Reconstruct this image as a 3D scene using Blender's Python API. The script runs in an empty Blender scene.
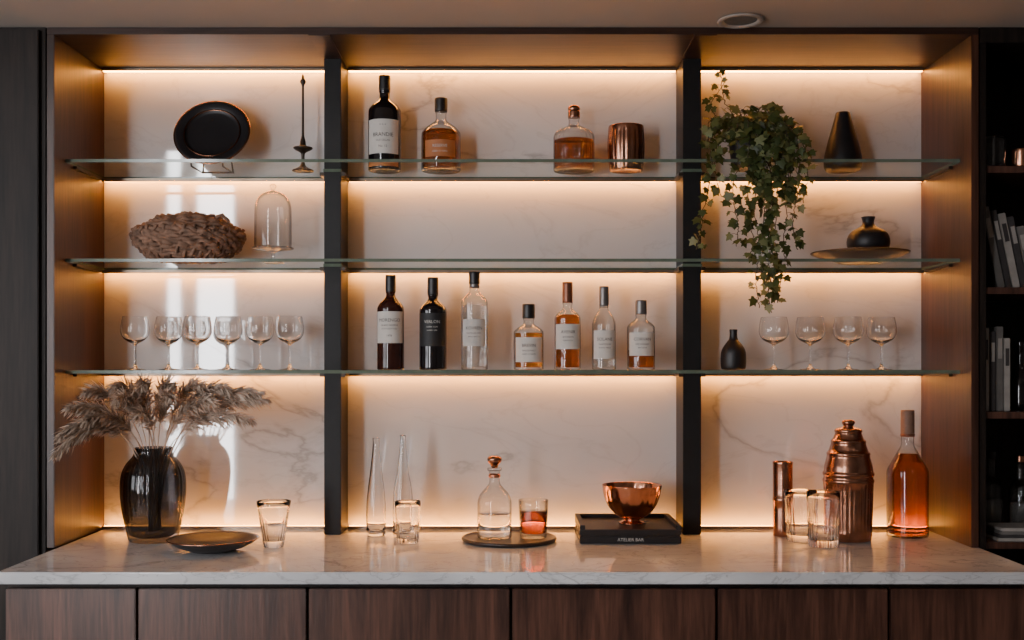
import bpy, bmesh, math, random
from mathutils import Vector, Matrix
random.seed(7)
D = bpy.data
col = bpy.context.scene.collection

# ------------------------------------------------------------ materials
def newmat(name):
    m = D.materials.new(name); m.use_nodes = True
    nt = m.node_tree; nt.nodes.clear()
    out = nt.nodes.new('ShaderNodeOutputMaterial')
    return m, nt, out
def N(nt, t, **kw):
    n = nt.nodes.new(t)
    for k, v in kw.items():
        if k in n.inputs: n.inputs[k].default_value = v
        else: setattr(n, k, v)
    return n
def ramp(nt, stops):
    r = nt.nodes.new('ShaderNodeValToRGB'); e = r.color_ramp.elements
    while len(e) < len(stops): e.new(0.5)
    for i, (p, c) in enumerate(stops):
        e[i].position = p; e[i].color = (*c, 1) if len(c) == 3 else c
    return r
def pbr(name, color, rough=0.5, metal=0.0, noise=0.12, nscale=30, bump=0.0, coat=0.0, spec=0.5):
    m, nt, out = newmat(name)
    b = N(nt, 'ShaderNodeBsdfPrincipled'); L = nt.links.new
    b.inputs['Roughness'].default_value = rough; b.inputs['Metallic'].default_value = metal
    b.inputs['Coat Weight'].default_value = coat; b.inputs['Specular IOR Level'].default_value = spec
    tc = N(nt, 'ShaderNodeTexCoord'); no = N(nt, 'ShaderNodeTexNoise'); no.inputs['Scale'].default_value = nscale
    no.inputs['Detail'].default_value = 5
    L(tc.outputs['Object'], no.inputs['Vector'])
    lo = tuple(c*(1-noise) for c in color); hi = tuple(min(1, c*(1+noise)) for c in color)
    r = ramp(nt, [(0.3, lo), (0.7, hi)])
    L(no.outputs['Fac'], r.inputs['Fac']); L(r.outputs['Color'], b.inputs['Base Color'])
    if bump:
        bp = N(nt, 'ShaderNodeBump'); bp.inputs['Strength'].default_value = bump; bp.inputs['Distance'].default_value = 0.004
        L(no.outputs['Fac'], bp.inputs['Height']); L(bp.outputs['Normal'], b.inputs['Normal'])
    L(b.outputs[0], out.inputs['Surface'])
    return m
def wood(name, dark, mid, axis='z', rough=0.38, spec=0.5):
    m, nt, out = newmat(name); L = nt.links.new
    b = N(nt, 'ShaderNodeBsdfPrincipled'); b.inputs['Roughness'].default_value = rough
    b.inputs['Specular IOR Level'].default_value = spec
    tc = N(nt, 'ShaderNodeTexCoord'); mp = N(nt, 'ShaderNodeMapping')
    sc = {'z': (16, 16, 1.1), 'x': (1.1, 16, 16)}[axis]
    mp.inputs['Scale'].default_value = sc
    geo = N(nt, 'ShaderNodeNewGeometry'); mul = N(nt, 'ShaderNodeVectorMath', operation='SCALE')
    cmb = N(nt, 'ShaderNodeCombineXYZ')
    for i in range(3): L(geo.outputs['Random Per Island'], cmb.inputs[i])
    L(cmb.outputs[0], mul.inputs[0]); mul.inputs['Scale'].default_value = 7.3
    add = N(nt, 'ShaderNodeVectorMath', operation='ADD')
    L(tc.outputs['Object'], add.inputs[0]); L(mul.outputs[0], add.inputs[1]); L(add.outputs[0], mp.inputs['Vector'])
    n1 = N(nt, 'ShaderNodeTexNoise'); n1.inputs['Scale'].default_value = 1.0; n1.inputs['Detail'].default_value = 9
    n1.inputs['Roughness'].default_value = 0.65; n1.inputs['Distortion'].default_value = 1.1
    n2 = N(nt, 'ShaderNodeTexNoise'); n2.inputs['Scale'].default_value = 7; n2.inputs['Detail'].default_value = 4
    L(mp.outputs[0], n1.inputs['Vector']); L(mp.outputs[0], n2.inputs['Vector'])
    r1 = ramp(nt, [(0.3, dark), (0.52, tuple((a+c)/2 for a, c in zip(dark, mid))), (0.72, mid)])
    r2 = ramp(nt, [(0.35, (0.55,)*3), (0.6, (1,)*3)])
    L(n1.outputs['Fac'], r1.inputs['Fac']); L(n2.outputs['Fac'], r2.inputs['Fac'])
    mx = N(nt, 'ShaderNodeMix', data_type='RGBA', blend_type='MULTIPLY'); mx.inputs[0].default_value = 0.8
    L(r1.outputs[0], mx.inputs[6]); L(r2.outputs[0], mx.inputs[7]); L(mx.outputs[2], b.inputs['Base Color'])
    bp = N(nt, 'ShaderNodeBump'); bp.inputs['Strength'].default_value = 0.15; bp.inputs['Distance'].default_value = 0.002
    L(n2.outputs['Fac'], bp.inputs['Height']); L(bp.outputs[0], b.inputs['Normal'])
    L(b.outputs[0], out.inputs['Surface']); return m
def marble(name, base, cloud, vein, rough, scale=1.0, fine=0.25, spec=0.5, big=0.6, mlo=0.42, mhi=0.6):
    m, nt, out = newmat(name); L = nt.links.new
    b = N(nt, 'ShaderNodeBsdfPrincipled'); b.inputs['Roughness'].default_value = rough
    b.inputs['Specular IOR Level'].default_value = spec
    tc = N(nt, 'ShaderNodeTexCoord'); mp = N(nt, 'ShaderNodeMapping')
    mp.inputs['Rotation'].default_value = (0.0, 0.6, 0.3); mp.inputs['Scale'].default_value = (0.75*scale, 1*scale, 1.7*scale)
    mp.inputs['Location'].default_value = (3.1, 1.7, 0.4)
    L(tc.outputs['Object'], mp.inputs['Vector'])
    def veinmask(sc, width, dist):
        n = N(nt, 'ShaderNodeTexNoise'); n.inputs['Scale'].default_value = sc; n.inputs['Detail'].default_value = 7
        n.inputs['Distortion'].default_value = dist; n.inputs['Roughness'].default_value = 0.55
        L(mp.outputs[0], n.inputs['Vector'])
        s = N(nt, 'ShaderNodeMath', operation='SUBTRACT'); s.inputs[1].default_value = 0.5
        a = N(nt, 'ShaderNodeMath', operation='ABSOLUTE')
        L(n.outputs['Fac'], s.inputs[0]); L(s.outputs[0], a.inputs[0])
        r = ramp(nt, [(0.0, (1,)*3), (width*0.4, (0.35,)*3), (width, (0,)*3)])
        L(a.outputs[0], r.inputs['Fac']); return r
    v1 = veinmask(1.25, 0.018, 0.5); v2 = veinmask(3.6, 0.02, 0.8)
    c = N(nt, 'ShaderNodeTexNoise'); c.inputs['Scale'].default_value = 1.6; c.inputs['Detail'].default_value = 5
    L(mp.outputs[0], c.inputs['Vector'])
    rc = ramp(nt, [(0.35, cloud), (0.62, base)]); L(c.outputs['Fac'], rc.inputs['Fac'])
    msk = ramp(nt, [(mlo, (0,)*3), (mhi, (1,)*3)])
    c2 = N(nt, 'ShaderNodeTexNoise'); c2.inputs['Scale'].default_value = 2.3
    L(mp.outputs[0], c2.inputs['Vector']); L(c2.outputs['Fac'], msk.inputs['Fac'])
    m1 = N(nt, 'ShaderNodeMath', operation='MULTIPLY'); L(v1.outputs[0], m1.inputs[0]); L(msk.outputs[0], m1.inputs[1])
    m1b = N(nt, 'ShaderNodeMath', operation='MULTIPLY'); L(m1.outputs[0], m1b.inputs[0]); m1b.inputs[1].default_value = big
    m2 = N(nt, 'ShaderNodeMath', operation='MULTIPLY'); L(v2.outputs[0], m2.inputs[0]); m2.inputs[1].default_value = fine
    ad = N(nt, 'ShaderNodeMath', operation='MAXIMUM'); L(m1b.outputs[0], ad.inputs[0]); L(m2.outputs[0], ad.inputs[1])
    mx = N(nt, 'ShaderNodeMix', data_type='RGBA'); L(ad.outputs[0], mx.inputs[0]); L(rc.outputs[0], mx.inputs[6])
    mx.inputs[7].default_value = (*vein, 1); L(mx.outputs[2], b.inputs['Base Color'])
    L(b.outputs[0], out.inputs['Surface']); return m
def thin_glass(name, tint=(0.96, 0.97, 0.96), edge=(0.55, 0.55, 0.54), refl=0.75, rough=0.02, base=0.03, lo=0.45):
    m, nt, out = newmat(name); L = nt.links.new
    tr = N(nt, 'ShaderNodeBsdfTransparent'); gl = N(nt, 'ShaderNodeBsdfGlossy'); gl.inputs['Roughness'].default_value = rough
    lw = N(nt, 'ShaderNodeLayerWeight'); lw.inputs['Blend'].default_value = 0.5
    r = ramp(nt, [(lo, tint), (0.97, edge)]); L(lw.outputs['Facing'], r.inputs['Fac']); L(r.outputs[0], tr.inputs['Color'])
    pw = N(nt, 'ShaderNodeMath', operation='POWER'); pw.inputs[1].default_value = 4.0; L(lw.outputs['Facing'], pw.inputs[0])
    ma = N(nt, 'ShaderNodeMath', operation='MULTIPLY_ADD'); ma.inputs[1].default_value = refl; ma.inputs[2].default_value = base
    L(pw.outputs[0], ma.inputs[0])
    mx = N(nt, 'ShaderNodeMixShader'); L(ma.outputs[0], mx.inputs[0]); L(tr.outputs[0], mx.inputs[1]); L(gl.outputs[0], mx.inputs[2])
    L(mx.outputs[0], out.inputs['Surface']); return m
def liquid(name, color, ior=1.33, tw=0.92):
    m, nt, out = newmat(name)
    b = N(nt, 'ShaderNodeBsdfPrincipled'); b.inputs['Base Color'].default_value = (*color, 1)
    b.inputs['Transmission Weight'].default_value = tw; b.inputs['IOR'].default_value = ior; b.inputs['Roughness'].default_value = 0.02
    nt.links.new(b.outputs[0], out.inputs['Surface']); return m
def emis(name, color, s):
    m, nt, out = newmat(name)
    e = N(nt, 'ShaderNodeEmission'); e.inputs['Color'].default_value = (*color, 1); e.inputs['Strength'].default_value = s
    nt.links.new(e.outputs[0], out.inputs['Surface']); return m

M = {}
M['walnut'] = wood('walnut', (0.020, 0.008, 0.005), (0.098, 0.038, 0.021))
M['walnut_h'] = wood('walnut_horizontal', (0.015, 0.006, 0.004), (0.066, 0.028, 0.017), 'x')
M['door'] = wood('walnut_door', (0.028, 0.012, 0.009), (0.165, 0.070, 0.045), 'z', 0.35)
M['darkwood'] = wood('dark_wood', (0.009, 0.006, 0.005), (0.030, 0.020, 0.015), 'z', 0.55, 0.25)
M['postblack'] = pbr('post_black', (0.010, 0.009, 0.009), 0.5, spec=0.3)
M['marble'] = marble('marble_wall', (0.64, 0.635, 0.63), (0.55, 0.545, 0.545), (0.20, 0.185, 0.175), 0.04, 0.8, 0.13, 0.95, 0.50, 0.34, 0.50)
M['marblec'] = marble('marble_counter', (0.74, 0.745, 0.75), (0.54, 0.545, 0.56), (0.20, 0.20, 0.21), 0.07, 2.4, 0.45, 1.0)
M['glass'] = thin_glass('clear_glass', (0.96, 0.96, 0.95), (0.22, 0.21, 0.20), 0.9, 0.02, 0.05, 0.35)
M['rglass'] = liquid('cut_glass', (0.98, 0.98, 0.98), 1.45, 1.0)
M['glassb'] = thin_glass('bottle_glass', (0.92, 0.92, 0.91), (0.22, 0.20, 0.19), 0.9, 0.02, 0.05, 0.4)
M['smoky'] = thin_glass('smoky_glass', (0.42, 0.42, 0.43), (0.06, 0.06, 0.06), 0.7, 0.04, 0.04)
M['shelfglass'] = thin_glass('shelf_glass', (0.975, 0.985, 0.975), (0.95, 0.97, 0.955), 0.014, base=0.006)
M['shelfedge'] = pbr('shelf_glass_edge', (0.12, 0.15, 0.11), 0.12)
M['aged'] = pbr('paper_label', (0.62, 0.58, 0.53), 0.7, noise=0.05)
M['labelorange'] = pbr('label_orange', (0.42, 0.14, 0.04), 0.6)
M['labelblack'] = pbr('label_black', (0.012, 0.011, 0.012), 0.6)
M['ink'] = pbr('ink', (0.03, 0.028, 0.028), 0.7)
M['inkpale'] = pbr('ink_pale', (0.55, 0.52, 0.48), 0.7)
M['amber'] = liquid('amber_liquid', (0.78, 0.31, 0.04))
M['amberd'] = liquid('dark_amber_liquid', (0.62, 0.18, 0.020))
M['amberdd'] = liquid('deep_amber_liquid', (0.50, 0.125, 0.012))
M['redl'] = liquid('red_whisky', (0.70, 0.13, 0.02))
M['water'] = liquid('clear_spirit', (0.93, 0.93, 0.92))
M['blackglass'] = pbr('black_glass', (0.008, 0.006, 0.007), 0.08, coat=0.3)
M['wineglassdark'] = pbr('dark_red_glass', (0.035, 0.010, 0.007), 0.08)
M['blackmatte'] = pbr('black_ceramic', (0.012, 0.010, 0.011), 0.45)
M['copper'] = pbr('copper', (0.60, 0.27, 0.16), 0.20, 1.0, 0.1, 18)
M['copperd'] = pbr('aged_copper', (0.40, 0.19, 0.12), 0.24, 1.0, 0.2, 25)
M['foil'] = pbr('bottle_foil', (0.20, 0.18, 0.17), 0.35, 0.6)
M['foilcopper'] = pbr('copper_foil', (0.24, 0.09, 0.05), 0.35, 0.5)
M['cap'] = pbr('dark_cap', (0.015, 0.012, 0.012), 0.4)
M['cork'] = pbr('cork_stopper', (0.22, 0.12, 0.08), 0.6, nscale=120)
M['alu'] = pbr('led_profile', (0.30, 0.22, 0.16), 0.35, 0.8)
M['led'] = emis('led_warm', (1.0, 0.365, 0.058), 44)
M['wick'] = pbr('woven_fibre', (0.20, 0.11, 0.07), 0.8, noise=0.5, nscale=40, bump=0.8)
M['pampas'] = pbr('dried_pampas', (0.50, 0.385, 0.30), 0.9, noise=0.3, nscale=25)
M['stem'] = pbr('vine_stem', (0.06, 0.05, 0.025), 0.7)
M['brownplate'] = pbr('brown_plate', (0.024, 0.015, 0.013), 0.35)
M['plaster'] = pbr('ceiling_plaster', (0.42, 0.375, 0.335), 0.9, noise=0.04, nscale=3)
M['wallpaint'] = pbr('wall_paint', (0.30, 0.28, 0.26), 0.9, noise=0.04, nscale=3)
M['floor'] = wood('oak_floor', (0.08, 0.05, 0.03), (0.20, 0.13, 0.08), 'x', 0.4)
M['white'] = pbr('white_trim', (0.75, 0.73, 0.70), 0.5, noise=0.03)
M['page'] = pbr('book_pages', (0.36, 0.33, 0.30), 0.8)
M['book1'] = pbr('book_cover_dark', (0.05, 0.045, 0.045), 0.6)
M['book2'] = pbr('book_cover_grey', (0.16, 0.15, 0.14), 0.6)
M['candle'] = pbr('bronze_metal', (0.06, 0.045, 0.035), 0.35, 0.7)
# ivy leaf
m, nt, out = newmat('ivy_leaf'); L = nt.links.new
b = N(nt, 'ShaderNodeBsdfPrincipled'); b.inputs['Roughness'].default_value = 0.45
geo = N(nt, 'ShaderNodeNewGeometry')
r = ramp(nt, [(0, (0.032, 0.048, 0.014)), (0.5, (0.080, 0.108, 0.032)), (1, (0.20, 0.22, 0.09))])
L(geo.outputs['Random Per Island'], r.inputs['Fac']); L(r.outputs[0], b.inputs['Base Color'])
tl = N(nt, 'ShaderNodeBsdfTranslucent'); L(r.outputs[0], tl.inputs['Color'])
mx = N(nt, 'ShaderNodeMixShader'); mx.inputs[0].default_value = 0.35; L(b.outputs[0], mx.inputs[1]); L(tl.outputs[0], mx.inputs[2])
L(mx.outputs[0], out.inputs['Surface']); M['leaf'] = m

# ------------------------------------------------------------ mesh builder
def chaikin(p, n=2):
    for _ in range(n):
        q = [p[0]]
        for a, c in zip(p[:-1], p[1:]):
            q.append((a[0]*.75+c[0]*.25, a[1]*.75+c[1]*.25)); q.append((a[0]*.25+c[0]*.75, a[1]*.25+c[1]*.75))
        q.append(p[-1]); p = q
    return p
def text_mesh(body, size):
    cu = D.curves.new('t', 'FONT'); cu.body = body; cu.size = size; cu.align_x = 'CENTER'; cu.align_y = 'CENTER'; cu.resolution_u = 2
    ob = D.objects.new('t', cu); col.objects.link(ob)
    dg = bpy.context.evaluated_depsgraph_get()
    me = D.meshes.new_from_object(ob.evaluated_get(dg))
    vs = [tuple(v.co) for v in me.vertices]; fs = [tuple(p.vertices) for p in me.polygons]
    D.objects.remove(ob); D.curves.remove(cu); D.meshes.remove(me)
    return vs, fs
class MB:
    def __init__(s): s.bm = bmesh.new(); s.mats = []
    def mi(s, k):
        if M[k] not in s.mats: s.mats.append(M[k])
        return s.mats.index(M[k])
    def add(s, vs, fs, k, smooth=False, mat=None):
        i = s.mi(k); T = mat or Matrix.Identity(4)
        bv = [s.bm.verts.new(T @ Vector(v)) for v in vs]
        for f in fs:
            try:
                fc = s.bm.faces.new([bv[j] for j in f]); fc.material_index = i; fc.smooth = smooth
            except ValueError: pass
        return bv
    def lathe(s, prof, k, seg=48, c=(0, 0, 0), ch=2, flute=None, mat=None, sx=1, sy=1):
        p = chaikin(prof, ch) if ch else list(prof)
        vs, fs, rows = [], [], []
        for (r, z) in p:
            if r < 1e-6:
                rows.append([len(vs)]); vs.append((c[0], c[1], c[2]+z))
            else:
                row = []
                for j in range(seg):
                    a = 2*math.pi*j/seg; rr = r
                    if flute and flute[2] <= z <= flute[3]: rr = r*(1+flute[1]*abs(math.cos(a*flute[0]/2))-flute[1])
                    row.append(len(vs)); vs.append((c[0]+rr*math.cos(a)*sx, c[1]+rr*math.sin(a)*sy, c[2]+z))
                rows.append(row)
        for A, B in zip(rows[:-1], rows[1:]):
            for j in range(seg):
                j2 = (j+1) % seg
                if len(A) == 1 and len(B) == 1: continue
                if len(A) == 1: fs.append((A[0], B[j2], B[j]))
                elif len(B) == 1: fs.append((A[j], A[j2], B[0]))
                else: fs.append((A[j], A[j2], B[j2], B[j]))
        s.add(vs, fs, k, True, mat)
    def box(s, x0, x1, y0, y1, z0, z1, k, bev=0.0, mat=None):
        t = bmesh.new(); bmesh.ops.create_cube(t, size=1)
        for v in t.verts: v.co = Vector(((x0+x1)/2+v.co.x*(x1-x0), (y0+y1)/2+v.co.y*(y1-y0), (z0+z1)/2+v.co.z*(z1-z0)))
        if bev: bmesh.ops.bevel(t, geom=t.edges[:], offset=bev, segments=2, affect='EDGES')
        t.verts.index_update()
        s.add([tuple(v.co) for v in t.verts], [tuple(v.index for v in f.verts) for f in t.faces], k, False, mat); t.free()
    def tube(s, pts, rad, k, seg=6, closed=False):
        vs, fs = [], []; n = len(pts); P = [Vector(p) for p in pts]
        for i in range(n):
            if closed: t = P[(i+1) % n]-P[i-1]
            else: t = P[min(i+1, n-1)]-P[max(i-1, 0)]
            t.normalize(); u = t.cross(Vector((0.13, 0.21, 1)))
            if u.length < 1e-3: u = t.cross(Vector((1, 0, 0)))
            u.normalize(); w = t.cross(u); r = rad[i] if isinstance(rad, (list, tuple)) else rad
            for j in range(seg):
                a = 2*math.pi*j/seg; vs.append(tuple(P[i]+u*math.cos(a)*r+w*math.sin(a)*r))
        for i in range(n if closed else n-1):
            i2 = (i+1) % n
            for j in range(seg):
                j2 = (j+1) % seg; fs.append((i*seg+j, i*seg+j2, i2*seg+j2, i2*seg+j))
        if not closed:
            fs.append(tuple(range(seg-1, -1, -1))); fs.append(tuple((n-1)*seg+j for j in range(seg)))
        s.add(vs, fs, k, True)
    def label(s, r, z0, z1, ang, k, texts=(), ink='ink', off=0.0007, rot=0.0):
        R = r+off; a0, a1 = math.radians(-ang)+rot, math.radians(ang)+rot; n = 20; vs, fs = [], []
        for j in range(n+1):
            a = a0+(a1-a0)*j/n
            for z in (z0, z1): vs.append((R*math.sin(a), -R*math.cos(a), z))
        for j in range(n): fs.append((2*j, 2*j+2, 2*j+3, 2*j+1))
        s.add(vs, fs, k, True)
        R += 0.0005
        for (body, size, zc) in texts:
            v, f = text_mesh(body, size)
            s.add([(R*math.sin(p[0]/R+rot), -R*math.cos(p[0]/R+rot), zc+p[1]) for p in v], f, ink)
    def done(s, name, loc=(0, 0, 0), rotz=0, recalc=True):
        if recalc: bmesh.ops.recalc_face_normals(s.bm, faces=s.bm.faces[:])
        me = D.meshes.new(name); s.bm.to_mesh(me); s.bm.free()
        for m in s.mats: me.materials.append(m)
        ob = D.objects.new(name, me); ob.location = loc; ob.rotation_euler = (0, 0, rotz); col.objects.link(ob); return ob

# ------------------------------------------------------------ room (low soffit over the bar, tall space behind)
CZ = 0.90
RX, RY = 3.5, -5.2
CEIL = 2.447
HI = 3.5
def simple(name, *boxes):
    b = MB()
    for bx in boxes: b.box(*bx)
    return b.done(name)
simple('floor', (-RX, RX, RY, 0.1, -0.1, 0.0, 'floor'))
simple('ceiling', (-RX, RX, -1.5, 0.1, CEIL, HI+0.1, 'plaster'), (-RX, RX, RY, -1.5, HI, HI+0.1, 'plaster'))
simple('wall_back', (-RX, RX, 0.021, 0.12, 0, CEIL, 'wallpaint'))
simple('wall_right', (RX, RX+0.1, RY, 0.12, 0, HI, 'wallpaint'))
simple('wall_left', (-RX-0.1, -RX, RY, -4.8, 0, HI, 'wallpaint'), (-RX-0.1, -RX, -2.0, 0.12, 0, HI, 'wallpaint'),
       (-RX-0.1, -RX, -4.8, -2.0, 0, 0.7, 'wallpaint'), (-RX-0.1, -RX, -4.8, -2.0, 2.3, HI, 'wallpaint'))
simple('wall_rear', (-RX, -2.82, RY-0.1, RY, 0, HI, 'wallpaint'), (-2.22, RX, RY-0.1, RY, 0, HI, 'wallpaint'),
       (-2.82, -2.22, RY-0.1, RY, 0, 0.15, 'wallpaint'), (-2.82, -2.22, RY-0.1, RY, 3.30, HI, 'wallpaint'))
b = MB()
for x0, x1 in ((-2.82, -2.79), (-2.68, -2.55), (-2.25, -2.22)): b.box(x0, x1, RY-0.08, RY-0.02, 0.15, 3.30, 'white', 0.004)
for z0 in (0.15, 1.15, 2.2, 3.27): b.box(-2.79, -2.25, RY-0.07, RY-0.03, z0, z0+0.03, 'white', 0.004)
b.done('window_1')
b = MB()
for y0 in (-4.8, -3.42, -2.04): b.box(-RX-0.08, -RX-0.02, y0, y0+0.04, 0.7, 2.3, 'white', 0.004)
for z0 in (0.7, 1.5, 2.26): b.box(-RX-0.07, -RX-0.03, -4.76, -2.04, z0, z0+0.04, 'white', 0.004)
b.done('added_fill_window')  # unseen left window, added so fill light can enter the room

# ------------------------------------------------------------ cabinet
XL, XR = -1.36, 1.365
TOP = 2.425
SH = [2.065, 1.762, 1.422]; T = 0.0048
b = MB()
b.box(XL-0.022, XL, -0.40, 0.018, CZ, TOP, 'walnut', 0.0015)
b.box(XR, XR+0.022, -0.40, 0.018, CZ, TOP, 'walnut', 0.0015)
b.box(XL-0.022, XR+0.022, -0.40, 0.018, TOP+0.0005, CEIL-0.001, 'walnut_h', 0.001)
for x0, x1 in ((-0.601, -0.547), (0.547, 0.605)):
    b.box(x0, x1, -0.15, 0.0, CZ+0.0005, TOP, 'postblack', 0.002)
    b.box(x0-0.004, x1+0.004, -0.40, -0.15, TOP-0.003, TOP, 'walnut_h')
for zs in SH:
    for x in (-0.601, -0.547, 0.547, 0.605):
        sgn = 1 if x in (-0.547, 0.605) else -1
        b.box(min(x, x+sgn*0.014), max(x, x+sgn*0.014), -0.15, -0.05, zs-T-0.012, zs-T-0.0005, 'candle', 0.001)
    for x, sgn in ((XL, 1), (XR, -1)):
        b.box(min(x, x+sgn*0.012), max(x, x+sgn*0.012), -0.26, -0.05, zs-T-0.010, zs-T-0.0005, 'candle', 0.001)
b.done('display_cabinet')
simple('marble_backsplash', (XL+0.0005, XR-0.0005, 0.0005, 0.018, CZ, TOP, 'marble'))

b = MB(); b.box(-1.352, 1.36+0.03, -0.79, 0.018, CZ-0.031, CZ, 'marblec', 0.003); b.done('marble_countertop')
b = MB()
b.box(-1.352, 1.385, -0.72, 0.018, 0.08, CZ-0.032, 'darkwood')
b.box(-1.34, 1.37, -0.68, 0.0, 0.0, 0.08, 'postblack')
xs = [-1.350, -0.997, -0.544, -0.003, 0.544, 1.003, 1.383]
for x0, x1 in zip(xs[:-1], xs[1:]): b.box(x0+0.004, x1-0.004, -0.745, -0.721, 0.09, CZ-0.052, 'door', 0.002)
b.done('base_cabinet')

b = MB()
b.box(-2.40, -1.386, -0.40, 0.018, 0.0, CEIL-0.001, 'darkwood')
for x0, x1 in ((-2.39, -1.895), (-1.889, -1.400)): b.box(x0, x1, -0.418, -0.401, 0.02, CEIL-0.012, 'darkwood', 0.002)
b.done('tall_cabinet')
b = MB()
BX0, BX1 = 1.391, 2.05
b.box(BX0, BX0+0.018, -0.40, 0.0, 0, 2.40, 'darkwood', 0.001); b.box(BX1, BX1+0.02, -0.40, 0.0, 0, 2.40, 'darkwood')
b.box(BX0, BX1+0.02, 0.0, 0.018, 0, 2.40, 'darkwood'); b.box(BX0, BX1+0.02, -0.40, 0.018, 2.401, CEIL-0.001, 'darkwood')
SZ = [0.914, 1.303, 1.675, 2.037]
for z in SZ+[0.5, 0.1]: b.box(BX0+0.019, BX1-0.001, -0.385, -0.001, z-0.02, z, 'door', 0.001)
b.done('bookcase')

# ------------------------------------------------------------ glass shelves
for zs in SH:
    bm = MB()
    out2 = [(XL+.001, -0.320), (XR-.001, -0.320), (XR-.001, -0.0015), (0.607, -0.0015), (0.607, -0.152), (0.545, -0.152), (0.545, -0.0015),
            (-0.545, -0.0015), (-0.545, -0.152), (-0.603, -0.152), (-0.603, -0.0015), (XL+.001, -0.0015)]
    n = len(out2)
    vs = [(x, y, -T) for x, y in out2]+[(x, y, T) for x, y in out2]
    i1 = bm.mi('shelfglass'); i2 = bm.mi('shelfedge')
    bv = [bm.bm.verts.new(v) for v in vs]
    f = bm.bm.faces.new(bv[:n][::-1]); f.material_index = i1
    f = bm.bm.faces.new(bv[n:]); f.material_index = i1
    for j in range(n):
        f = bm.bm.faces.new((bv[j], bv[(j+1) % n], bv[n+(j+1) % n], bv[n+j])); f.material_index = i2
    bm.done('glass_shelf', (0, 0, zs))
bays = [(XL+0.004, -0.605), (-0.543, 0.543), (0.611, XR-0.004)]
def led(z, up=False, lip=0.0112):
    b = MB(); s = -1 if not up else 1
    for x0, x1 in bays:
        za, zb, zc = 0, s*0.006, s*0.009
        b.box(x0, x1, -0.032, -0.004, min(za, zb), max(za, zb), 'alu')
        b.box(x0+.002, x1-.002, -0.027, -0.011, min(zb, zc)+0.0002, max(zb, zc), 'led')
        lz = s*lip
        b.box(x0, x1, -0.0315, -0.0295, min(zb, lz), max(zb, lz), 'alu')
    b.done('led_strip_light', (0, 0, z))
for zs in SH: led(zs-T-0.0002, lip=0.0105 if zs < 2 else 0.0112)
led(TOP-0.0005, lip=0.0085)
led(CZ+0.0003, True, lip=0.0105)

# recessed ceiling light
b = MB(); b.lathe([(0.05, 0), (0.066, -0.001), (0.068, -0.004), (0.062, -0.008), (0.050, -0.006), (0.046, 0)], 'page')
b.lathe([(0.0, -0.002), (0.047, -0.002)], 'book2', ch=0); b.done('recessed_ceiling_light', (0.665, -0.47, CEIL-0.0005))

# ------------------------------------------------------------ generic builders
def rad_at(prof, z):
    for a, c in zip(prof[:-1], prof[1:]):
        if a[1] <= z <= c[1] and c[1] > a[1]:
            t = (z-a[1])/(c[1]-a[1]); return a[0]+(c[0]-a[0])*t
    return prof[-1][0]
def bottle(name, x, y, z, r, h, neck, zsh, znk, body='glassb', liq=None, level=0.0, cap='cap', capz=None, capr=None,
           lab=None, flute=None, collar=None, extra=None, seg=48, rot=0.0, sq=0.5):
    b = MB(); capz = capz if capz is not None else h-0.02
    dz = znk-zsh
    prof = [(0, 0.003), (r*0.82, 0.0), (r, 0.001), (r, 0.014), (r, zsh*0.5), (r, zsh*0.85), (r, zsh), (r*0.97, zsh+dz*0.15), (neck+(r-neck)*(0.55+sq*0.3), zsh+dz*0.48), (neck+(r-neck)*0.25, zsh+dz*0.80),
            (neck*1.06, znk), (neck, znk+0.008), (neck, capz-0.008), (neck*1.12, capz-0.004), (neck*1.12, capz), (0, capz)]
    b.lathe(prof, body, seg, flute=flute)
    if liq:
        P = [q for q in chaikin(prof, 2)][2:]
        lp = [(0, 0.008), (r*0.86, 0.008)]
        zz = 0.014
        while zz < level:
            lp.append((max(rad_at(P, zz)-0.0035, 0.003), zz)); zz += 0.006
        lp += [(max(rad_at(P, level)-0.0035, 0.003), level), (0, level)]
        b.lathe(lp, liq, seg, ch=0, flute=flute)
    cr = capr or neck*1.25
    b.lathe([(0, capz-0.001), (cr*0.97, capz-0.001), (cr, capz), (cr, (capz+h)/2), (cr, h-0.001), (cr*0.94, h), (0, h)], cap, 32, ch=1)
    if collar: b.lathe([(neck*1.04, collar[0]), (neck*1.10, collar[0]+.001), (neck*1.08, collar[1]-.001), (neck*1.04, collar[1])], collar[2], 32, ch=0)
    if lab:
        for (z0, z1, ang, k, txt, ink) in lab: b.label(r, z0, z1, ang, k, txt, ink, rot=rot)
    if extra: extra(b)
    return b.done(name, (x, y, z))

S1, S2, S3 = SH[0]+T+0.0004, SH[1]+T+0.0004, SH[2]+T+0.0004
# ---- shelf 1
b = MB()
tl = math.radians(24)
Tm = Matrix.Translation((0, 0.0, 0.119)) @ Matrix.Rotation(math.radians(90)-tl, 4, 'X')
b.lathe([(0, -0.012), (0.07, -0.012), (0.10, -0.006), (0.119, 0.002), (0.121, 0.008), (0.116, 0.011), (0.095, 0.006), (0.091, 0.003), (0.088, 0.004), (0.086, 0.0), (0.05, -0.004), (0, -0.005)], 'blackmatte', 64, mat=Tm, ch=1)
b.lathe([(0.121, 0.0055), (0.1232, 0.0065), (0.1232, 0.0085), (0.121, 0.0095), (0.119, 0.0095)], 'copperd', 64, mat=Tm, ch=0)
b.lathe([(0.0895, 0.0045), (0.0915, 0.0062), (0.0895, 0.0062), (0.0875, 0.0050)], 'copperd', 64, mat=Tm, ch=0)
for sx in (-0.05, 0.05):
    b.tube([(sx, -0.065, 0.012), (sx, -0.062, 0.003), (sx, 0.0, 0.003), (sx, 0.07, 0.003), (sx*0.7, 0.04, 0.13)], 0.003, 'candle')
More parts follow.
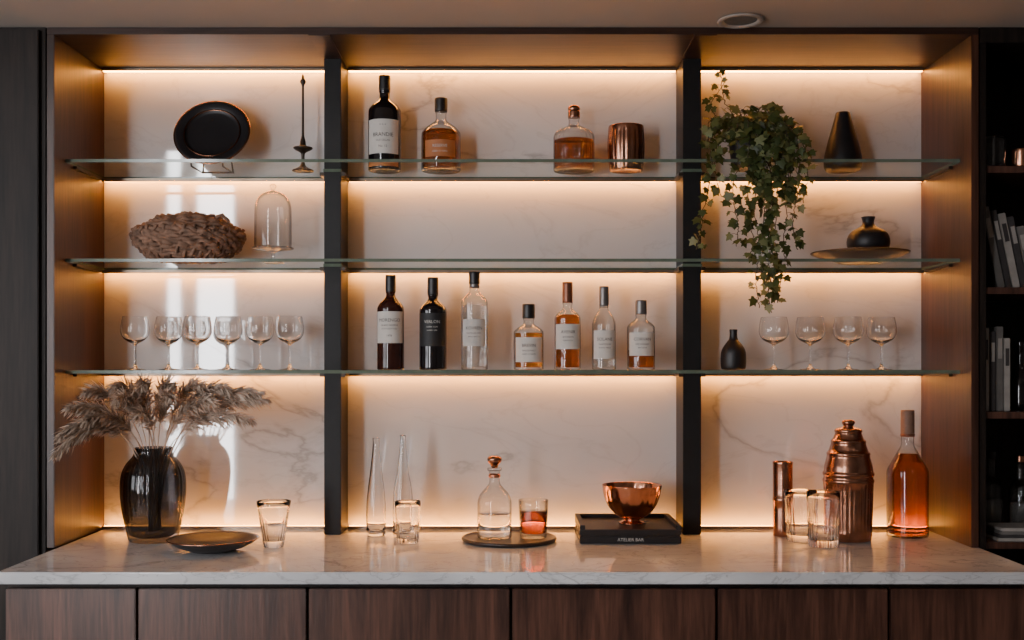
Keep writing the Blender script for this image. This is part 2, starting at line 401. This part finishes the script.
b.tube([(-0.05, 0.055, 0.003), (0.05, 0.055, 0.003)], 0.003, 'candle')
b.done('decorative_plate', (-0.966, -0.12, S1))
b = MB()
b.lathe([(0, 0), (0.034, 0), (0.036, 0.004), (0.022, 0.010), (0.006, 0.020), (0.005, 0.055), (0.009, 0.062), (0.030, 0.072), (0.032, 0.078), (0.026, 0.079), (0.010, 0.082), (0.009, 0.100), (0.0045, 0.112), (0.004, 0.13), (0.0035, 0.27), (0.004, 0.28), (0.009, 0.288), (0.010, 0.294), (0.005, 0.30), (0.003, 0.315), (0, 0.316)], 'candle', 32, ch=1)
b.done('candlestick', (-0.678, -0.10, S1))
bottle('liquor_bottle', -0.413, -0.10, S1, 0.053, 0.310, 0.0165, 0.195, 0.235, 'blackglass', None, 0, 'cap', 0.262, 0.019,
       lab=[(0.050, 0.160, 62, 'aged', [('BRANDIE', 0.017, 0.110), ('OLD CELLAR', 0.008, 0.092), ('No. 12', 0.010, 0.073), ('* * *', 0.012, 0.140)], 'ink'),
            (0.010, 0.028, 62, 'labelorange', [], 'ink')])
bottle('whiskey_bottle', -0.230, -0.10, S1, 0.064, 0.237, 0.017, 0.120, 0.165, 'glassb', 'amberd', 0.130, 'cap', 0.195, 0.021,
       lab=[(0.038, 0.092, 48, 'labelorange', [('RESERVE', 0.013, 0.072), ('AGED 12 YEARS', 0.007, 0.055)], 'inkpale')])
def dstop(b):
    b.lathe([(0, 0.19), (0.012, 0.19), (0.019, 0.196), (0.021, 0.206), (0.014, 0.214), (0, 0.2155)], 'copperd', 32, ch=1)
bottle('fluted_decanter', 0.201, -0.10, S1, 0.067, 0.196, 0.017, 0.112, 0.150, 'glassb', 'amberd', 0.100, 'copperd', 0.175, 0.020, flute=(24, 0.07, 0.008, 0.13), extra=dstop, seg=144, sq=0.9)
b = MB(); b.lathe([(0, 0), (0.050, 0), (0.054, 0.004), (0.060, 0.05), (0.061, 0.09), (0.058, 0.135), (0.057, 0.147), (0.0545, 0.147), (0.055, 0.13), (0.056, 0.06), (0.048, 0.012), (0, 0.012)], 'copperd', 120, flute=(20, 0.035, 0.01, 0.128))
b.done('copper_tumbler', (0.370, -0.10, S1))
b = MB(); b.lathe([(0, 0), (0.050, 0), (0.059, 0.010), (0.061, 0.030), (0.057, 0.060), (0.046, 0.105), (0.033, 0.150), (0.023, 0.188), (0.021, 0.192), (0.018, 0.190), (0.016, 0.17), (0, 0.16)], 'blackmatte')
b.done('cone_vase', (1.073, -0.10, S1))

# ---- shelf 2: woven basket
b = MB()
nst = 11; SY = 0.76
rings = []
for k in range(nst):
    u = k/(nst-1); zc = 0.018+u*0.082
    rr = 0.115+0.055*math.sin(min(1, u*1.25)*math.pi/2) if u < 0.8 else 0.170-0.012*(u-0.8)/0.2
    rings.append((rr, zc, k))
for k in range(8):
    u = (k+1)/8; rings.append((0.158*(1-u)**0.9+0.012, 0.100+0.050*math.sin(u*math.pi/2), k+nst))
for rr, zc, k in rings:
    nW = max(8, int(rr*130)); npts = nW*6
    pts = []
    for j in range(npts):
        a = 2*math.pi*j/npts; ph = math.pi*(k % 2)
        w = 0.0070*math.sin(a*nW+ph); w2 = 0.003*math.sin(a*7+k*1.9)
        q = rr+w*0.8+w2*0.7
        pts.append((q*math.cos(a), q*math.sin(a)*SY, zc+0.004*math.sin(a*5+k)+0.003*math.cos(a*nW+ph)))
    b.tube(pts, [0.0062+0.0028*abs(math.sin(j*0.52+k)) for j in range(npts)], 'wick', 6, True)
nS = 34
for j in range(nS):
    a = 2*math.pi*j/nS; pts = []
    for t in range(12):
        u = t/11; rr = (0.115+0.055*math.sin(min(1, u*1.2)*math.pi/2))+0.005*math.sin(t*2.2+j*math.pi)
        pts.append((rr*math.cos(a+0.25*u), rr*math.sin(a+0.25*u)*SY, 0.008+u*0.10))
    b.tube(pts, 0.0055, 'wick', 5)
b.tube([(0.095, -0.04, 0.115), (0.105, -0.05, 0.142), (0.120, -0.05, 0.147), (0.137, -0.04, 0.130), (0.140, -0.03, 0.10)], 0.006, 'wick', 6)
b.lathe([(0, 0.004), (0.11, 0.004), (0.15, 0.05), (0.156, 0.095), (0.12, 0.12), (0, 0.137)], 'wick', 48, sy=SY, ch=1)
b.done('woven_basket', (-1.030, -0.165, S2))
b = MB()
b.lathe([(0, 0), (0.034, 0), (0.035, 0.003), (0.012, 0.010), (0.006, 0.016), (0.006, 0.030), (0.012, 0.038), (0.063, 0.044), (0.066, 0.048), (0.063, 0.051), (0, 0.051)], 'glassb', 48, ch=1)
b.lathe([(0.058, 0.052), (0.059, 0.06), (0.059, 0.16), (0.056, 0.195), (0.040, 0.218), (0.018, 0.228), (0.006, 0.231), (0.005, 0.236), (0.010, 0.241), (0.011, 0.247), (0.006, 0.253), (0, 0.254)], 'glassb', 48)
b.done('glass_cloche', (-0.762, -0.16, S2))
b = MB(); b.lathe([(0, 0), (0.065, 0), (0.070, 0.004), (0.10, 0.012), (0.150, 0.030), (0.154, 0.034), (0.150, 0.036), (0.10, 0.020), (0.06, 0.013), (0, 0.012)], 'brownplate', 64, ch=1)
b.done('display_dish', (1.109, -0.16, S2))
b = MB(); b.lathe([(0, 0), (0.034, 0), (0.050, 0.010), (0.066, 0.040), (0.067, 0.065), (0.056, 0.088), (0.028, 0.102), (0.019, 0.110), (0.017, 0.120), (0.021, 0.132), (0.022, 0.136), (0.017, 0.134), (0.012, 0.12), (0, 0.10)], 'blackmatte')
b.done('round_vase', (1.136, -0.16, S2+0.0125))

# ---- shelf 3: stemware
def wineglass(x, y, z, h=0.165, r=0.044):
    b = MB()
    b.lathe([(0, 0.0025), (0.030, 0.0), (0.034, 0.001), (0.034, 0.002), (0.012, 0.005), (0.004, 0.012), (0.0032, 0.04), (0.0034, h*0.46), (0.008, h*0.49), (r*0.72, h*0.56), (r, h*0.68), (r*0.97, h*0.84), (r*0.86, h*0.985), (r*0.855, h),
             (r*0.835, h), (r*0.83, h*0.985), (r*0.945, h*0.84), (r*0.97, h*0.68), (r*0.68, h*0.568), (0, h*0.515)], 'rglass', 56)
    b.done('wine_glass', (x, y, z))
for i, x in enumerate([-1.202, -1.100, -0.998, -0.905, -0.807, -0.705]):
    wineglass(x, -0.16+0.02*math.sin(i*2.1), S3, 0.170, 0.0455)
for i, x in enumerate([0.835, 0.953, 1.068, 1.183]):
    wineglass(x, -0.16+0.015*math.sin(i*2.6), S3, 0.168, 0.048)
def T3(a, b_, c, z, s=1.0): return [(a, 0.0140*s, z+0.012), (b_, 0.0072*s, z-0.004), (c, 0.0062*s, z-0.015)]
bottle('wine_bottle', -0.387, -0.16, S3, 0.043, 0.302, 0.014, 0.195, 0.235, 'wineglassdark', None, 0, 'cap', 0.250, 0.0165,
       lab=[(0.085, 0.185, 66, 'aged', T3('MORENGO', 'GRAND RESERVE', 'ESTATE BOTTLED', 0.145, 1.05)+[('1978', 0.009, 0.108)], 'ink')])
bottle('wine_bottle', -0.252, -0.16, S3, 0.044, 0.295, 0.015, 0.190, 0.225, 'blackglass', None, 0, 'cap', 0.24, 0.0175,
       lab=[(0.075, 0.18, 66, 'labelblack', T3('VERLON', 'DARK RUM', 'ANNO 1894', 0.14), 'inkpale')])
bottle('gin_bottle', -0.120, -0.16, S3, 0.0425, 0.313, 0.015, 0.215, 0.250, 'glassb', 'water', 0.205, 'cap', 0.275, 0.0175,
       lab=[(0.075, 0.16, 55, 'inkpale', T3('KOVREN', 'DISTILLED DRY', 'SMALL BATCH', 0.12), 'ink')], collar=(0.262, 0.275, 'foil'))
bottle('whiskey_bottle', 0.053, -0.16, S3, 0.048, 0.210, 0.016, 0.120, 0.146, 'glassb', 'amber', 0.118, 'cap', 0.165, 0.020,
       lab=[(0.025, 0.103, 58, 'aged', T3('BREVIN', 'SINGLE MALT', 'AGED 10 YEARS', 0.065), 'ink')])
bottle('whiskey_bottle', 0.177, -0.16, S3, 0.042, 0.280, 0.0145, 0.165, 0.195, 'glassb', 'amberd', 0.176, 'foilcopper', 0.215, 0.0165,
       lab=[(0.066, 0.145, 62, 'aged', T3('AVENIR', 'BOURBON', 'KENTUCKY', 0.108), 'ink')])
bottle('gin_bottle', 0.293, -0.16, S3, 0.038, 0.266, 0.0135, 0.145, 0.195, 'glassb', 'water', 0.12, 'foil', 0.205, 0.0155,
       lab=[(0.035, 0.125, 60, 'aged', T3('SOLANE', 'WHITE RUM', 'ISLAND MADE', 0.085), 'ink')])
bottle('whiskey_bottle', 0.411, -0.16, S3, 0.0445, 0.222, 0.016, 0.135, 0.162, 'glassb', 'amberd', 0.062, 'foil', 0.178, 0.0185,
       lab=[(0.045, 0.118, 60, 'aged', T3('CORVAN', 'RYE WHISKEY', 'BATCH 09', 0.085), 'ink')])
b = MB(); b.lathe([(0, 0), (0.034, 0), (0.040, 0.006), (0.041, 0.04), (0.038, 0.065), (0.022, 0.088), (0.013, 0.098), (0.0115, 0.118), (0.013, 0.128), (0.011, 0.130), (0.008, 0.12), (0, 0.11)], 'blackmatte')
b.done('bud_vase', (0.706, -0.16, S3))

# ------------------------------------------------------------ counter objects
C = CZ+0.0004
def tumbler(name, x, y, rb, rt, h, liq=None, lev=0, flute=None, z=C, seg=48, base=0.008, gm='rglass', oncefl=None):
    b = MB()
    b.lathe([(0, 0), (rb*0.9, 0), (rb, 0.003), (rb+(rt-rb)*0.5, h*0.5), (rt, h-0.001), (rt-0.001, h), (rt-0.0025, h-0.001), (rb+(rt-rb)*0.5-0.003, h*0.5), (rb-0.003, base+0.004), (rb*0.8, base), (0, base)], gm, seg, ch=1, flute=flute)
    if liq:
        b.lathe([(0, base+0.001), (rb*0.8, base+0.001), (rb-0.0035, base+0.005), (rb+(rt-rb)*lev/h-0.0038, lev), (0, lev)], liq, seg, ch=0)
    return b.done(name, (x, y, z))
vx, vy = -1.108, -0.27
vase = D.objects.new('pampas_grass_vase', None); vase.location = (vx, vy, C); col.objects.link(vase)
b = MB(); b.lathe([(0, 0), (0.066, 0), (0.074, 0.004), (0.083, 0.045), (0.094, 0.10), (0.099, 0.155), (0.097, 0.205), (0.082, 0.240), (0.060, 0.262), (0.056, 0.278), (0.059, 0.288), (0.055, 0.289), (0.051, 0.275), (0.054, 0.260), (0.077, 0.236), (0.092, 0.203), (0.094, 0.155), (0.089, 0.10), (0.078, 0.045), (0.068, 0.014), (0, 0.012)], 'smoky', 128, flute=(32, 0.022, 0.02, 0.24))
o = b.done('vase_body'); o.parent = vase
b = MB()
tips = [(-1.295, -0.50, 1.245), (-1.30, -0.52, 1.195), (-1.27, -0.50, 1.32), (-1.24, -0.45, 1.365), (-1.17, -0.42, 1.38), (-1.10, -0.40, 1.385), (-1.03, -0.36, 1.38),
        (-0.94, -0.36, 1.38), (-0.86, -0.36, 1.375), (-0.765, -0.36, 1.36), (-0.745, -0.36, 1.335), (-0.79, -0.36, 1.28), (-1.23, -0.48, 1.285), (-1.00, -0.44, 1.35), (-1.14, -0.48, 1.345), (-0.89, -0.40, 1.33), (-1.21, -0.24, 1.34), (-0.86, -0.20, 1.345), (-1.08, -0.48, 1.30), (-1.26, -0.46, 1.24)]
for ti, tp in enumerate(tips):
    P0 = Vector((random.uniform(-.02, .02), random.uniform(-.02, .02), 0.03)); P3 = Vector(tp)-Vector((vx, vy, C))
    dx = P3-P0
    P1 = Vector((P0.x+dx.x*0.02, P0.y+dx.y*0.02, 0.36)); P2 = Vector((P0.x+dx.x*0.60, P0.y+dx.y*0.6, max(P3.z, 0.40)+0.02))
    cur = []
    for i in range(51):
        t = i/50; q = (1-t)**3*P0+3*(1-t)**2*t*P1+3*(1-t)*t*t*P2+t**3*P3; cur.append(q)
    b.tube(cur[::5], [0.0022-0.0012*i/10 for i in range(11)], 'pampas', 4)
    for i in range(25, 51):
        t = (i-25)/25; env = 0.032+0.040*math.sin(math.pi*min(1, t*0.85+0.12))
        tan = (cur[min(i+1, 50)]-cur[max(i-1, 0)]).normalized()
        for k in range(15):
            a = random.uniform(0, 2*math.pi); u = tan.orthogonal().normalized(); w = tan.cross(u)
            side = u*math.cos(a)+w*math.sin(a)
            sp = random.uniform(0.25, 0.85)
            d = (tan*(1.0)+side*sp+Vector((0, 0, -0.22))).normalized(); ln = env*random.uniform(0.4, 1.0)
            base = cur[i]+tan*random.uniform(-.006, .006)
            wv = d.cross(Vector((random.random()-.5, random.random()-.5, random.random()-.5))).normalized()*random.uniform(0.0014, 0.0030)
            mid = base+d*ln*0.55; tip = base+d*ln+Vector((0, 0, -0.006))
            b.add([tuple(base), tuple(mid-wv), tuple(tip), tuple(mid+wv)], [(0, 1, 2, 3)], 'pampas')
o = b.done('pampas_plumes', recalc=False); o.parent = vase

b = MB(); b.lathe([(0, 0), (0.060, 0), (0.066, 0.003), (0.10, 0.014), (0.129, 0.032), (0.132, 0.036), (0.128, 0.037), (0.098, 0.021), (0.06, 0.010), (0, 0.008)], 'brownplate', 72, ch=1)
b.lathe([(0.1288, 0.0365), (0.131, 0.0375), (0.1325, 0.0365), (0.1325, 0.035)], 'copperd', 72, ch=0)
b.done('shallow_bowl', (-0.874, -0.45, C))
tumbler('flared_glass', -0.710, -0.39, 0.030, 0.051, 0.138, flute=(20, 0.05, 0.0, 0.09), seg=120, base=0.02)
b = MB(); b.lathe([(0, 0.002), (0.026, 0), (0.031, 0.004), (0.032, 0.06), (0.030, 0.12), (0.020, 0.20), (0.012, 0.27), (0.010, 0.305), (0.012, 0.312), (0.009, 0.305), (0.0085, 0.27), (0.017, 0.20), (0.0275, 0.12), (0.0295, 0.06), (0.027, 0.014), (0, 0.012)], 'rglass')
b.done('slender_glass_vase', (-0.432, -0.17, C))
b = MB(); b.lathe([(0, 0.002), (0.027, 0), (0.031, 0.004), (0.032, 0.08), (0.030, 0.15), (0.019, 0.20), (0.012, 0.27), (0.008, 0.315), (0.010, 0.322), (0.006, 0.315), (0.009, 0.27), (0.0165, 0.20), (0.0275, 0.15), (0.0295, 0.08), (0.027, 0.014), (0, 0.012)], 'rglass')
b.done('slender_glass_vase', (-0.345, -0.19, C))
tumbler('highball_glass', -0.318, -0.31, 0.034, 0.040, 0.128, flute=(16, 0.04, 0.0, 0.06), seg=96, base=0.015)
b = MB(); b.lathe([(0, 0), (0.138, 0), (0.145, 0.003), (0.147, 0.010), (0.143, 0.014), (0.136, 0.012), (0.130, 0.009), (0, 0.009)], 'brownplate', 72, ch=1)
b.done('round_tray', (-0.009, -0.27, C))
TZ = C+0.0094
def dec_extra(b):
    b.lathe([(0, 0.215), (0.010, 0.216), (0.012, 0.225), (0.020, 0.232), (0.024, 0.243), (0.018, 0.252), (0, 0.254)], 'copperd', 32, ch=1)
    b.lathe([(0.0165, 0.186), (0.019, 0.189), (0.019, 0.194), (0.0165, 0.197)], 'copper', 32, ch=1)
bottle('glass_decanter', -0.054, -0.27, TZ, 0.053, 0.216, 0.0155, 0.110, 0.168, 'glassb', 'water', 0.075, 'glassb', 0.208, 0.022, extra=dec_extra, sq=0.7)
tumbler('whiskey_glass', 0.066, -0.27, 0.042, 0.0465, 0.118, 'redl', 0.082, z=TZ, base=0.014, gm='glass')
b = MB()
X0, X1, Y0, Y1 = -0.154, 0.154, -0.145, 0.125
b.box(X0, X1, Y0, Y1, 0, 0.022, 'blackmatte', 0.002)
b.box(X0+0.004, X1-0.004, Y0+0.004, Y1-0.004, 0.022, 0.027, 'cap')
b.box(X0, X1, Y0, Y1, 0.027, 0.043, 'blackmatte', 0.002)
b.box(X0, X0+0.016, Y0, Y1, 0.0431, 0.056, 'blackmatte', 0.001); b.box(X1-0.016, X1, Y0, Y1, 0.0431, 0.056, 'blackmatte', 0.001)
b.box(X0+0.016, X1-0.016, Y1-0.014, Y1, 0.0431, 0.056, 'blackmatte', 0.001)
v, f = text_mesh('ATELIER BAR', 0.014)
b.add([(p[0], Y0-0.0006, 0.012+p[1]) for p in v], f, 'inkpale')
b.done('black_serving_tray', (0.360, -0.185, C))
b = MB(); b.lathe([(0, 0), (0.038, 0), (0.042, 0.003), (0.036, 0.006), (0.024, 0.010), (0.024, 0.014), (0.045, 0.022), (0.074, 0.050), (0.089, 0.085), (0.0935, 0.119), (0.0945, 0.122), (0.092, 0.122), (0.086, 0.086), (0.070, 0.054), (0.042, 0.030), (0, 0.024)], 'copper', 96, flute=(18, 0.03, 0.025, 0.11))
b.done('copper_bowl', (0.378, -0.20, C+0.0434))
b = MB(); b.lathe([(0, 0), (0.030, 0), (0.031, 0.002), (0.031, 0.11), (0.0325, 0.112), (0.0325, 0.120), (0.031, 0.122), (0.031, 0.225), (0.032, 0.228), (0.032, 0.236), (0.029, 0.236), (0.028, 0.20), (0, 0.19)], 'copperd', 48, ch=1)
b.done('copper_canister', (0.861, -0.17, C))
tumbler('cut_glass_tumbler', 0.892, -0.272, 0.044, 0.050, 0.155, flute=(22, 0.05, 0.0, 0.10), seg=132, base=0.02)
tumbler('cut_glass_tumbler', 0.932, -0.375, 0.044, 0.050, 0.165, flute=(22, 0.05, 0.0, 0.10), seg=132, base=0.02)
b = MB()
b.lathe([(0, 0), (0.066, 0), (0.069, 0.004), (0.069, 0.012), (0.071, 0.015), (0.073, 0.10), (0.0755, 0.178), (0.0775, 0.181), (0.0775, 0.188), (0.0745, 0.191), (0.0745, 0.199), (0.0775, 0.202), (0.0775, 0.209), (0.074, 0.212), (0.073, 0.228), (0.070, 0.240),
         (0.064, 0.262), (0.066, 0.265), (0.0655, 0.271), (0.060, 0.275), (0.052, 0.300), (0.0535, 0.303), (0.053, 0.309), (0.047, 0.313), (0.040, 0.330), (0.040, 0.333), (0.042, 0.335), (0.042, 0.342), (0.036, 0.346), (0.020, 0.350), (0.014, 0.353), (0.018, 0.358), (0.021, 0.366), (0.014, 0.373), (0, 0.374)], 'copperd', 192, ch=1, flute=(32, 0.028, 0.018, 0.17))
b.done('cocktail_shaker', (1.045, -0.25, C))
bottle('whiskey_bottle', 1.254, -0.18, C, 0.064, 0.400, 0.020, 0.200, 0.285, 'glassb', 'amberdd', 0.262, 'cork', 0.325, 0.021, collar=(0.316, 0.325, 'foilcopper'), sq=0.1)

# ------------------------------------------------------------ ivy
plant = D.objects.new('trailing_ivy_plant', None); px, py_, pz = 0.76, -0.13, S1; plant.location = (px, py_, pz); col.objects.link(plant)
b = MB(); b.lathe([(0, 0), (0.048, 0), (0.052, 0.004), (0.062, 0.085), (0.064, 0.100), (0.060, 0.102), (0.056, 0.09), (0, 0.085)], 'blackmatte'); o = b.done('plant_pot'); o.parent = plant
b = MB()
leaf2 = [(0, 0), (0.30, -0.10), (0.52, 0.05), (0.40, 0.28), (0.62, 0.55), (0.30, 0.58), (0.0, 1.05), (-0.30, 0.58), (-0.62, 0.55), (-0.40, 0.28), (-0.52, 0.05), (-0.30, -0.10)]
def addleaf(pos, size, nrm, up):
    nrm = nrm.normalized(); up = (up-nrm*up.dot(nrm)).normalized(); rt = up.cross(nrm)
    vs = [tuple(pos+up*size*0.4)]
    for (a, c) in leaf2: vs.append(tuple(pos+rt*a*size+up*c*size-nrm*size*(0.16*abs(a)+0.10*c*c)))
    n = len(leaf2); b.add(vs, [(0, 1+i, 1+(i+1) % n) for i in range(n)], 'leaf', True)
def vine(pts, dens=0.013, size=0.026, skip=0.0):
    P = [Vector(p)-Vector((px, py_, pz)) for p in pts]
    cur = []
    Q = [P[0]*2-P[1]]+P+[P[-1]*2-P[-2]]
    for i in range(1, len(Q)-2):
        for k in range(12):
            t = k/12; a, c, d, e = Q[i-1], Q[i], Q[i+1], Q[i+2]
            cur.append(0.5*((2*c)+(d-a)*t+(2*a-5*c+4*d-e)*t*t+(-a+3*c-3*d+e)*t**3))
    cur.append(P[-1])
    cur = [q+Vector((random.gauss(0, .0015), random.gauss(0, .0015), 0)) for q in cur]
    b.tube(cur, 0.0014, 'stem', 4)
    acc = 0; L0 = sum((cur[i+1]-cur[i]).length for i in range(len(cur)-1)); run = 0
    for i in range(len(cur)-1):
        sl = (cur[i+1]-cur[i]).length; acc += sl; run += sl
        if acc > dens and run > skip*L0:
            acc = 0; tan = (cur[i+1]-cur[i]).normalized()
            side = Vector((random.uniform(-1, 1), random.uniform(-1, 0.4), random.uniform(-.4, .6))).normalized()
            st = cur[i]+side*random.uniform(0.006, 0.022)
            b.tube([cur[i], (cur[i]+st)/2+Vector((0, 0, .003)), st], 0.0008, 'stem', 3)
            n = Vector((random.uniform(-.8, .8), random.uniform(-1.2, -.25), random.uniform(-.1, 1.0)))
            up = side*0.9+Vector((0, 0, -0.9))+tan*0.3
            s = size*random.uniform(0.6, 1.25)*(1.0-0.25*run/L0)
            addleaf(st, s, n, up)
po = (0.76, -0.13, 2.165)
F = -0.355
def U(x, z, y=F): return (x, y, z)
for ends in [
    [po, (0.75, -0.26, 2.19), U(0.74, 2.06), U(0.73, 1.92), U(0.745, 1.80), U(0.735, 1.70), U(0.745, 1.615)],
    [po, (0.78, -0.27, 2.18), U(0.79, 2.06), U(0.80, 1.93), U(0.79, 1.82), U(0.81, 1.72), U(0.80, 1.63)],
    [po, (0.77, -0.27, 2.20), U(0.77, 2.05, -.36), U(0.765, 1.90, -.36), U(0.775, 1.78, -.36), U(0.77, 1.68, -.36), U(0.78, 1.60, -.36)],
    [po, (0.70, -0.25, 2.19), U(0.68, 2.06), U(0.665, 1.96), U(0.68, 1.87), U(0.675, 1.80)],
    [po, (0.66, -0.24, 2.16), U(0.61, 2.05), U(0.585, 1.95), U(0.57, 1.86), U(0.555, 1.79)],
    [po, (0.82, -0.26, 2.19), U(0.85, 2.07), U(0.86, 1.97), U(0.845, 1.87), U(0.86, 1.79)],
    [po, (0.84, -0.24, 2.20), U(0.88, 2.10), U(0.89, 2.01), U(0.875, 1.93)],
    [po, (0.73, -0.27, 2.20), U(0.71, 2.07, -.36), U(0.71, 1.93, -.36), U(0.725, 1.82, -.36), U(0.71, 1.76, -.36)],
    [po, (0.80, -0.28, 2.18), U(0.82, 2.05, -.36), U(0.825, 1.90, -.36), U(0.815, 1.80, -.36), U(0.83, 1.74, -.36)],
    [po, (0.74, -0.29, 2.18), U(0.75, 2.02, -.37), U(0.755, 1.88, -.37), U(0.745, 1.78, -.37), U(0.76, 1.67, -.37)],
    [po, (0.76, -0.29, 2.17), U(0.78, 2.00, -.37), U(0.77, 1.85, -.37), U(0.785, 1.75, -.37), U(0.765, 1.64, -.37)],
    [po, (0.64, -0.20, 2.22), U(0.60, 2.15, -.30), U(0.60, 2.06, -.36), U(0.63, 1.95)],
]: vine(ends, 0.0115, 0.033, 0.08)
for k in range(15):
    a = 2*math.pi*k/15+random.uniform(-.2, .2); rr = random.uniform(0.05, 0.12); hh = random.uniform(0.0, 0.085)
    ex = 0.755+rr*math.cos(a)*1.05; ey = -0.19+rr*math.sin(a)*0.9
    ey = min(ey, -0.07)
    vine([po, ((po[0]+ex)/2, (po[1]+ey)/2, 2.18+hh), (ex, ey, 2.15+hh-0.01), (ex+0.02*math.cos(a), ey-0.03, 2.11+hh*0.6)], 0.014, 0.034, 0.1)
for k in range(7):
    ex = 0.755+random.uniform(-0.12, 0.11)
    vine([po, (ex*0.5+po[0]*0.5, -0.26, 2.17+random.uniform(0, .04)), (ex, -0.345, 2.10+random.uniform(-.02, .03)), (ex+random.uniform(-.02, .02), -0.36, 1.96+random.uniform(-.05, .06))], 0.013, 0.034, 0.2)
vine([po, (0.71, -0.14, 2.24), (0.675, -0.15, 2.30), (0.665, -0.16, 2.375)], 0.012, 0.030, 0.2)
vine([po, (0.68, -0.14, 2.22), (0.635, -0.15, 2.27), (0.675, -0.18, 2.34)], 0.013, 0.028, 0.2)
vine([po, (0.78, -0.14, 2.23), (0.79, -0.15, 2.26), (0.82, -0.16, 2.275)], 0.015, 0.028, 0.2)
o = b.done('ivy_foliage', recalc=False); o.parent = plant

# ------------------------------------------------------------ bookcase contents
def books(name, x, y, z, specs, lean=0.0):
    b = MB(); cx = 0
    for (w, h, d, k) in specs:
        Tm = Matrix.Translation((cx, 0, w*math.sin(abs(lean)) if lean > 0 else 0)) @ Matrix.Rotation(lean, 4, 'Y')
        b.box(0, w, 0, d, 0.0, h, k, 0.0015, Tm); b.box(0.003, w-0.003, 0.004, d+0.002, 0.003, h-0.004, 'page', 0, Tm)
        b.box(w*0.2, w*0.8, -0.0008, 0, h*0.62, h*0.86, 'page' if k != 'page' else 'book1', 0, Tm)
        cx += w+0.003
    return b.done(name, (x, y, z))
books('books', 1.475, -0.33, SZ[2]+0.001, [(0.022, 0.25, 0.19, 'book2'), (0.018, 0.24, 0.19, 'book1'), (0.022, 0.23, 0.18, 'page'), (0.020, 0.22, 0.17, 'book1'), (0.022, 0.19, 0.17, 'book2')], -0.20)
books('books', 1.420, -0.35, SZ[1]+0.001, [(0.020, 0.25, 0.19, 'page'), (0.016, 0.24, 0.19, 'book1'), (0.020, 0.255, 0.19, 'book2'), (0.018, 0.22, 0.18, 'page')], 0)
tumbler('glass_tumbler', 1.475, -0.30, 0.034, 0.038, 0.10, z=SZ[3]+0.0005)
b = MB(); b.lathe([(0, 0), (0.030, 0), (0.036, 0.01), (0.038, 0.06), (0.036, 0.065), (0.034, 0.06), (0.03, 0.01), (0, 0.008)], 'copper'); b.done('copper_cup', (1.560, -0.30, SZ[3]+0.0005))
b = MB(); b.lathe([(0, 0), (0.036, 0), (0.042, 0.02), (0.040, 0.09), (0.016, 0.13), (0.014, 0.17), (0.020, 0.20), (0.020, 0.215), (0, 0.22)], 'blackglass'); b.done('dark_decanter', (1.575, -0.26, SZ[1]+0.0005))
bottle('glass_bottle', 1.530, -0.16, SZ[0]+0.0005, 0.034, 0.255, 0.013, 0.14, 0.175, 'glassb', 'water', 0.10, 'cap', 0.235)
bottle('glass_bottle', 1.620, -0.16, SZ[0]+0.0005, 0.034, 0.24, 0.013, 0.13, 0.165, 'glassb', 'water', 0.09, 'copperd', 0.22)
b = MB()
for k in range(4): b.box(-0.07+0.004*k, 0.09-0.005*k, -0.06, 0.06, 0.010*k, 0.010*k+0.0095, ['page', 'book1', 'book2', 'page'][k], 0.002)
b.done('stacked_notebooks', (1.525, -0.315, SZ[0]+0.0005))

# ------------------------------------------------------------ lights
def area(name, loc, rot, sx, sy, power, color):
    l = D.lights.new(name, 'AREA'); l.shape = 'RECTANGLE'; l.size = sx; l.size_y = sy; l.energy = power; l.color = color
    o = D.objects.new(name, l); o.location = loc; o.rotation_euler = rot; col.objects.link(o)
area('window_and_fill_light', (-RX-0.15, -3.4, 1.5), (0, math.radians(-90), 0), 1.6, 2.8, 85, (0.95, 0.95, 1.0))  # fill lamp added behind the invented left window
area('window_and_fill_light', (-2.52, RY-0.15, 1.73), (math.radians(90), 0, 0), 0.6, 3.1, 190, (0.97, 0.97, 1.0))
def spot(loc, power):
    l = D.lights.new('fill_spot', 'SPOT'); l.energy = power; l.spot_size = math.radians(120); l.spot_blend = 1.0; l.color = (1, 0.88, 0.78); l.shadow_soft_size = 0.06
    o = D.objects.new('fill_spot', l); o.location = loc; col.objects.link(o)
for x in (-2.0, 0.0, 2.0): spot((x, -3.2, HI-0.03), 62)  # unseen spots added as room fill, without fixtures
w = D.worlds.new('World'); bpy.context.scene.world = w; w.use_nodes = True
w.node_tree.nodes['Background'].inputs[0].default_value = (0.85, 0.88, 0.92, 1); w.node_tree.nodes['Background'].inputs[1].default_value = 1.0

cam = D.cameras.new('camera'); cam.sensor_width = 36; cam.lens = 38.7; cam.shift_y = 45/1024
co = D.objects.new('camera', cam); co.location = (0, -3.67, 1.443); co.rotation_euler = (math.radians(90), 0, 0); col.objects.link(co)
bpy.context.scene.camera = co
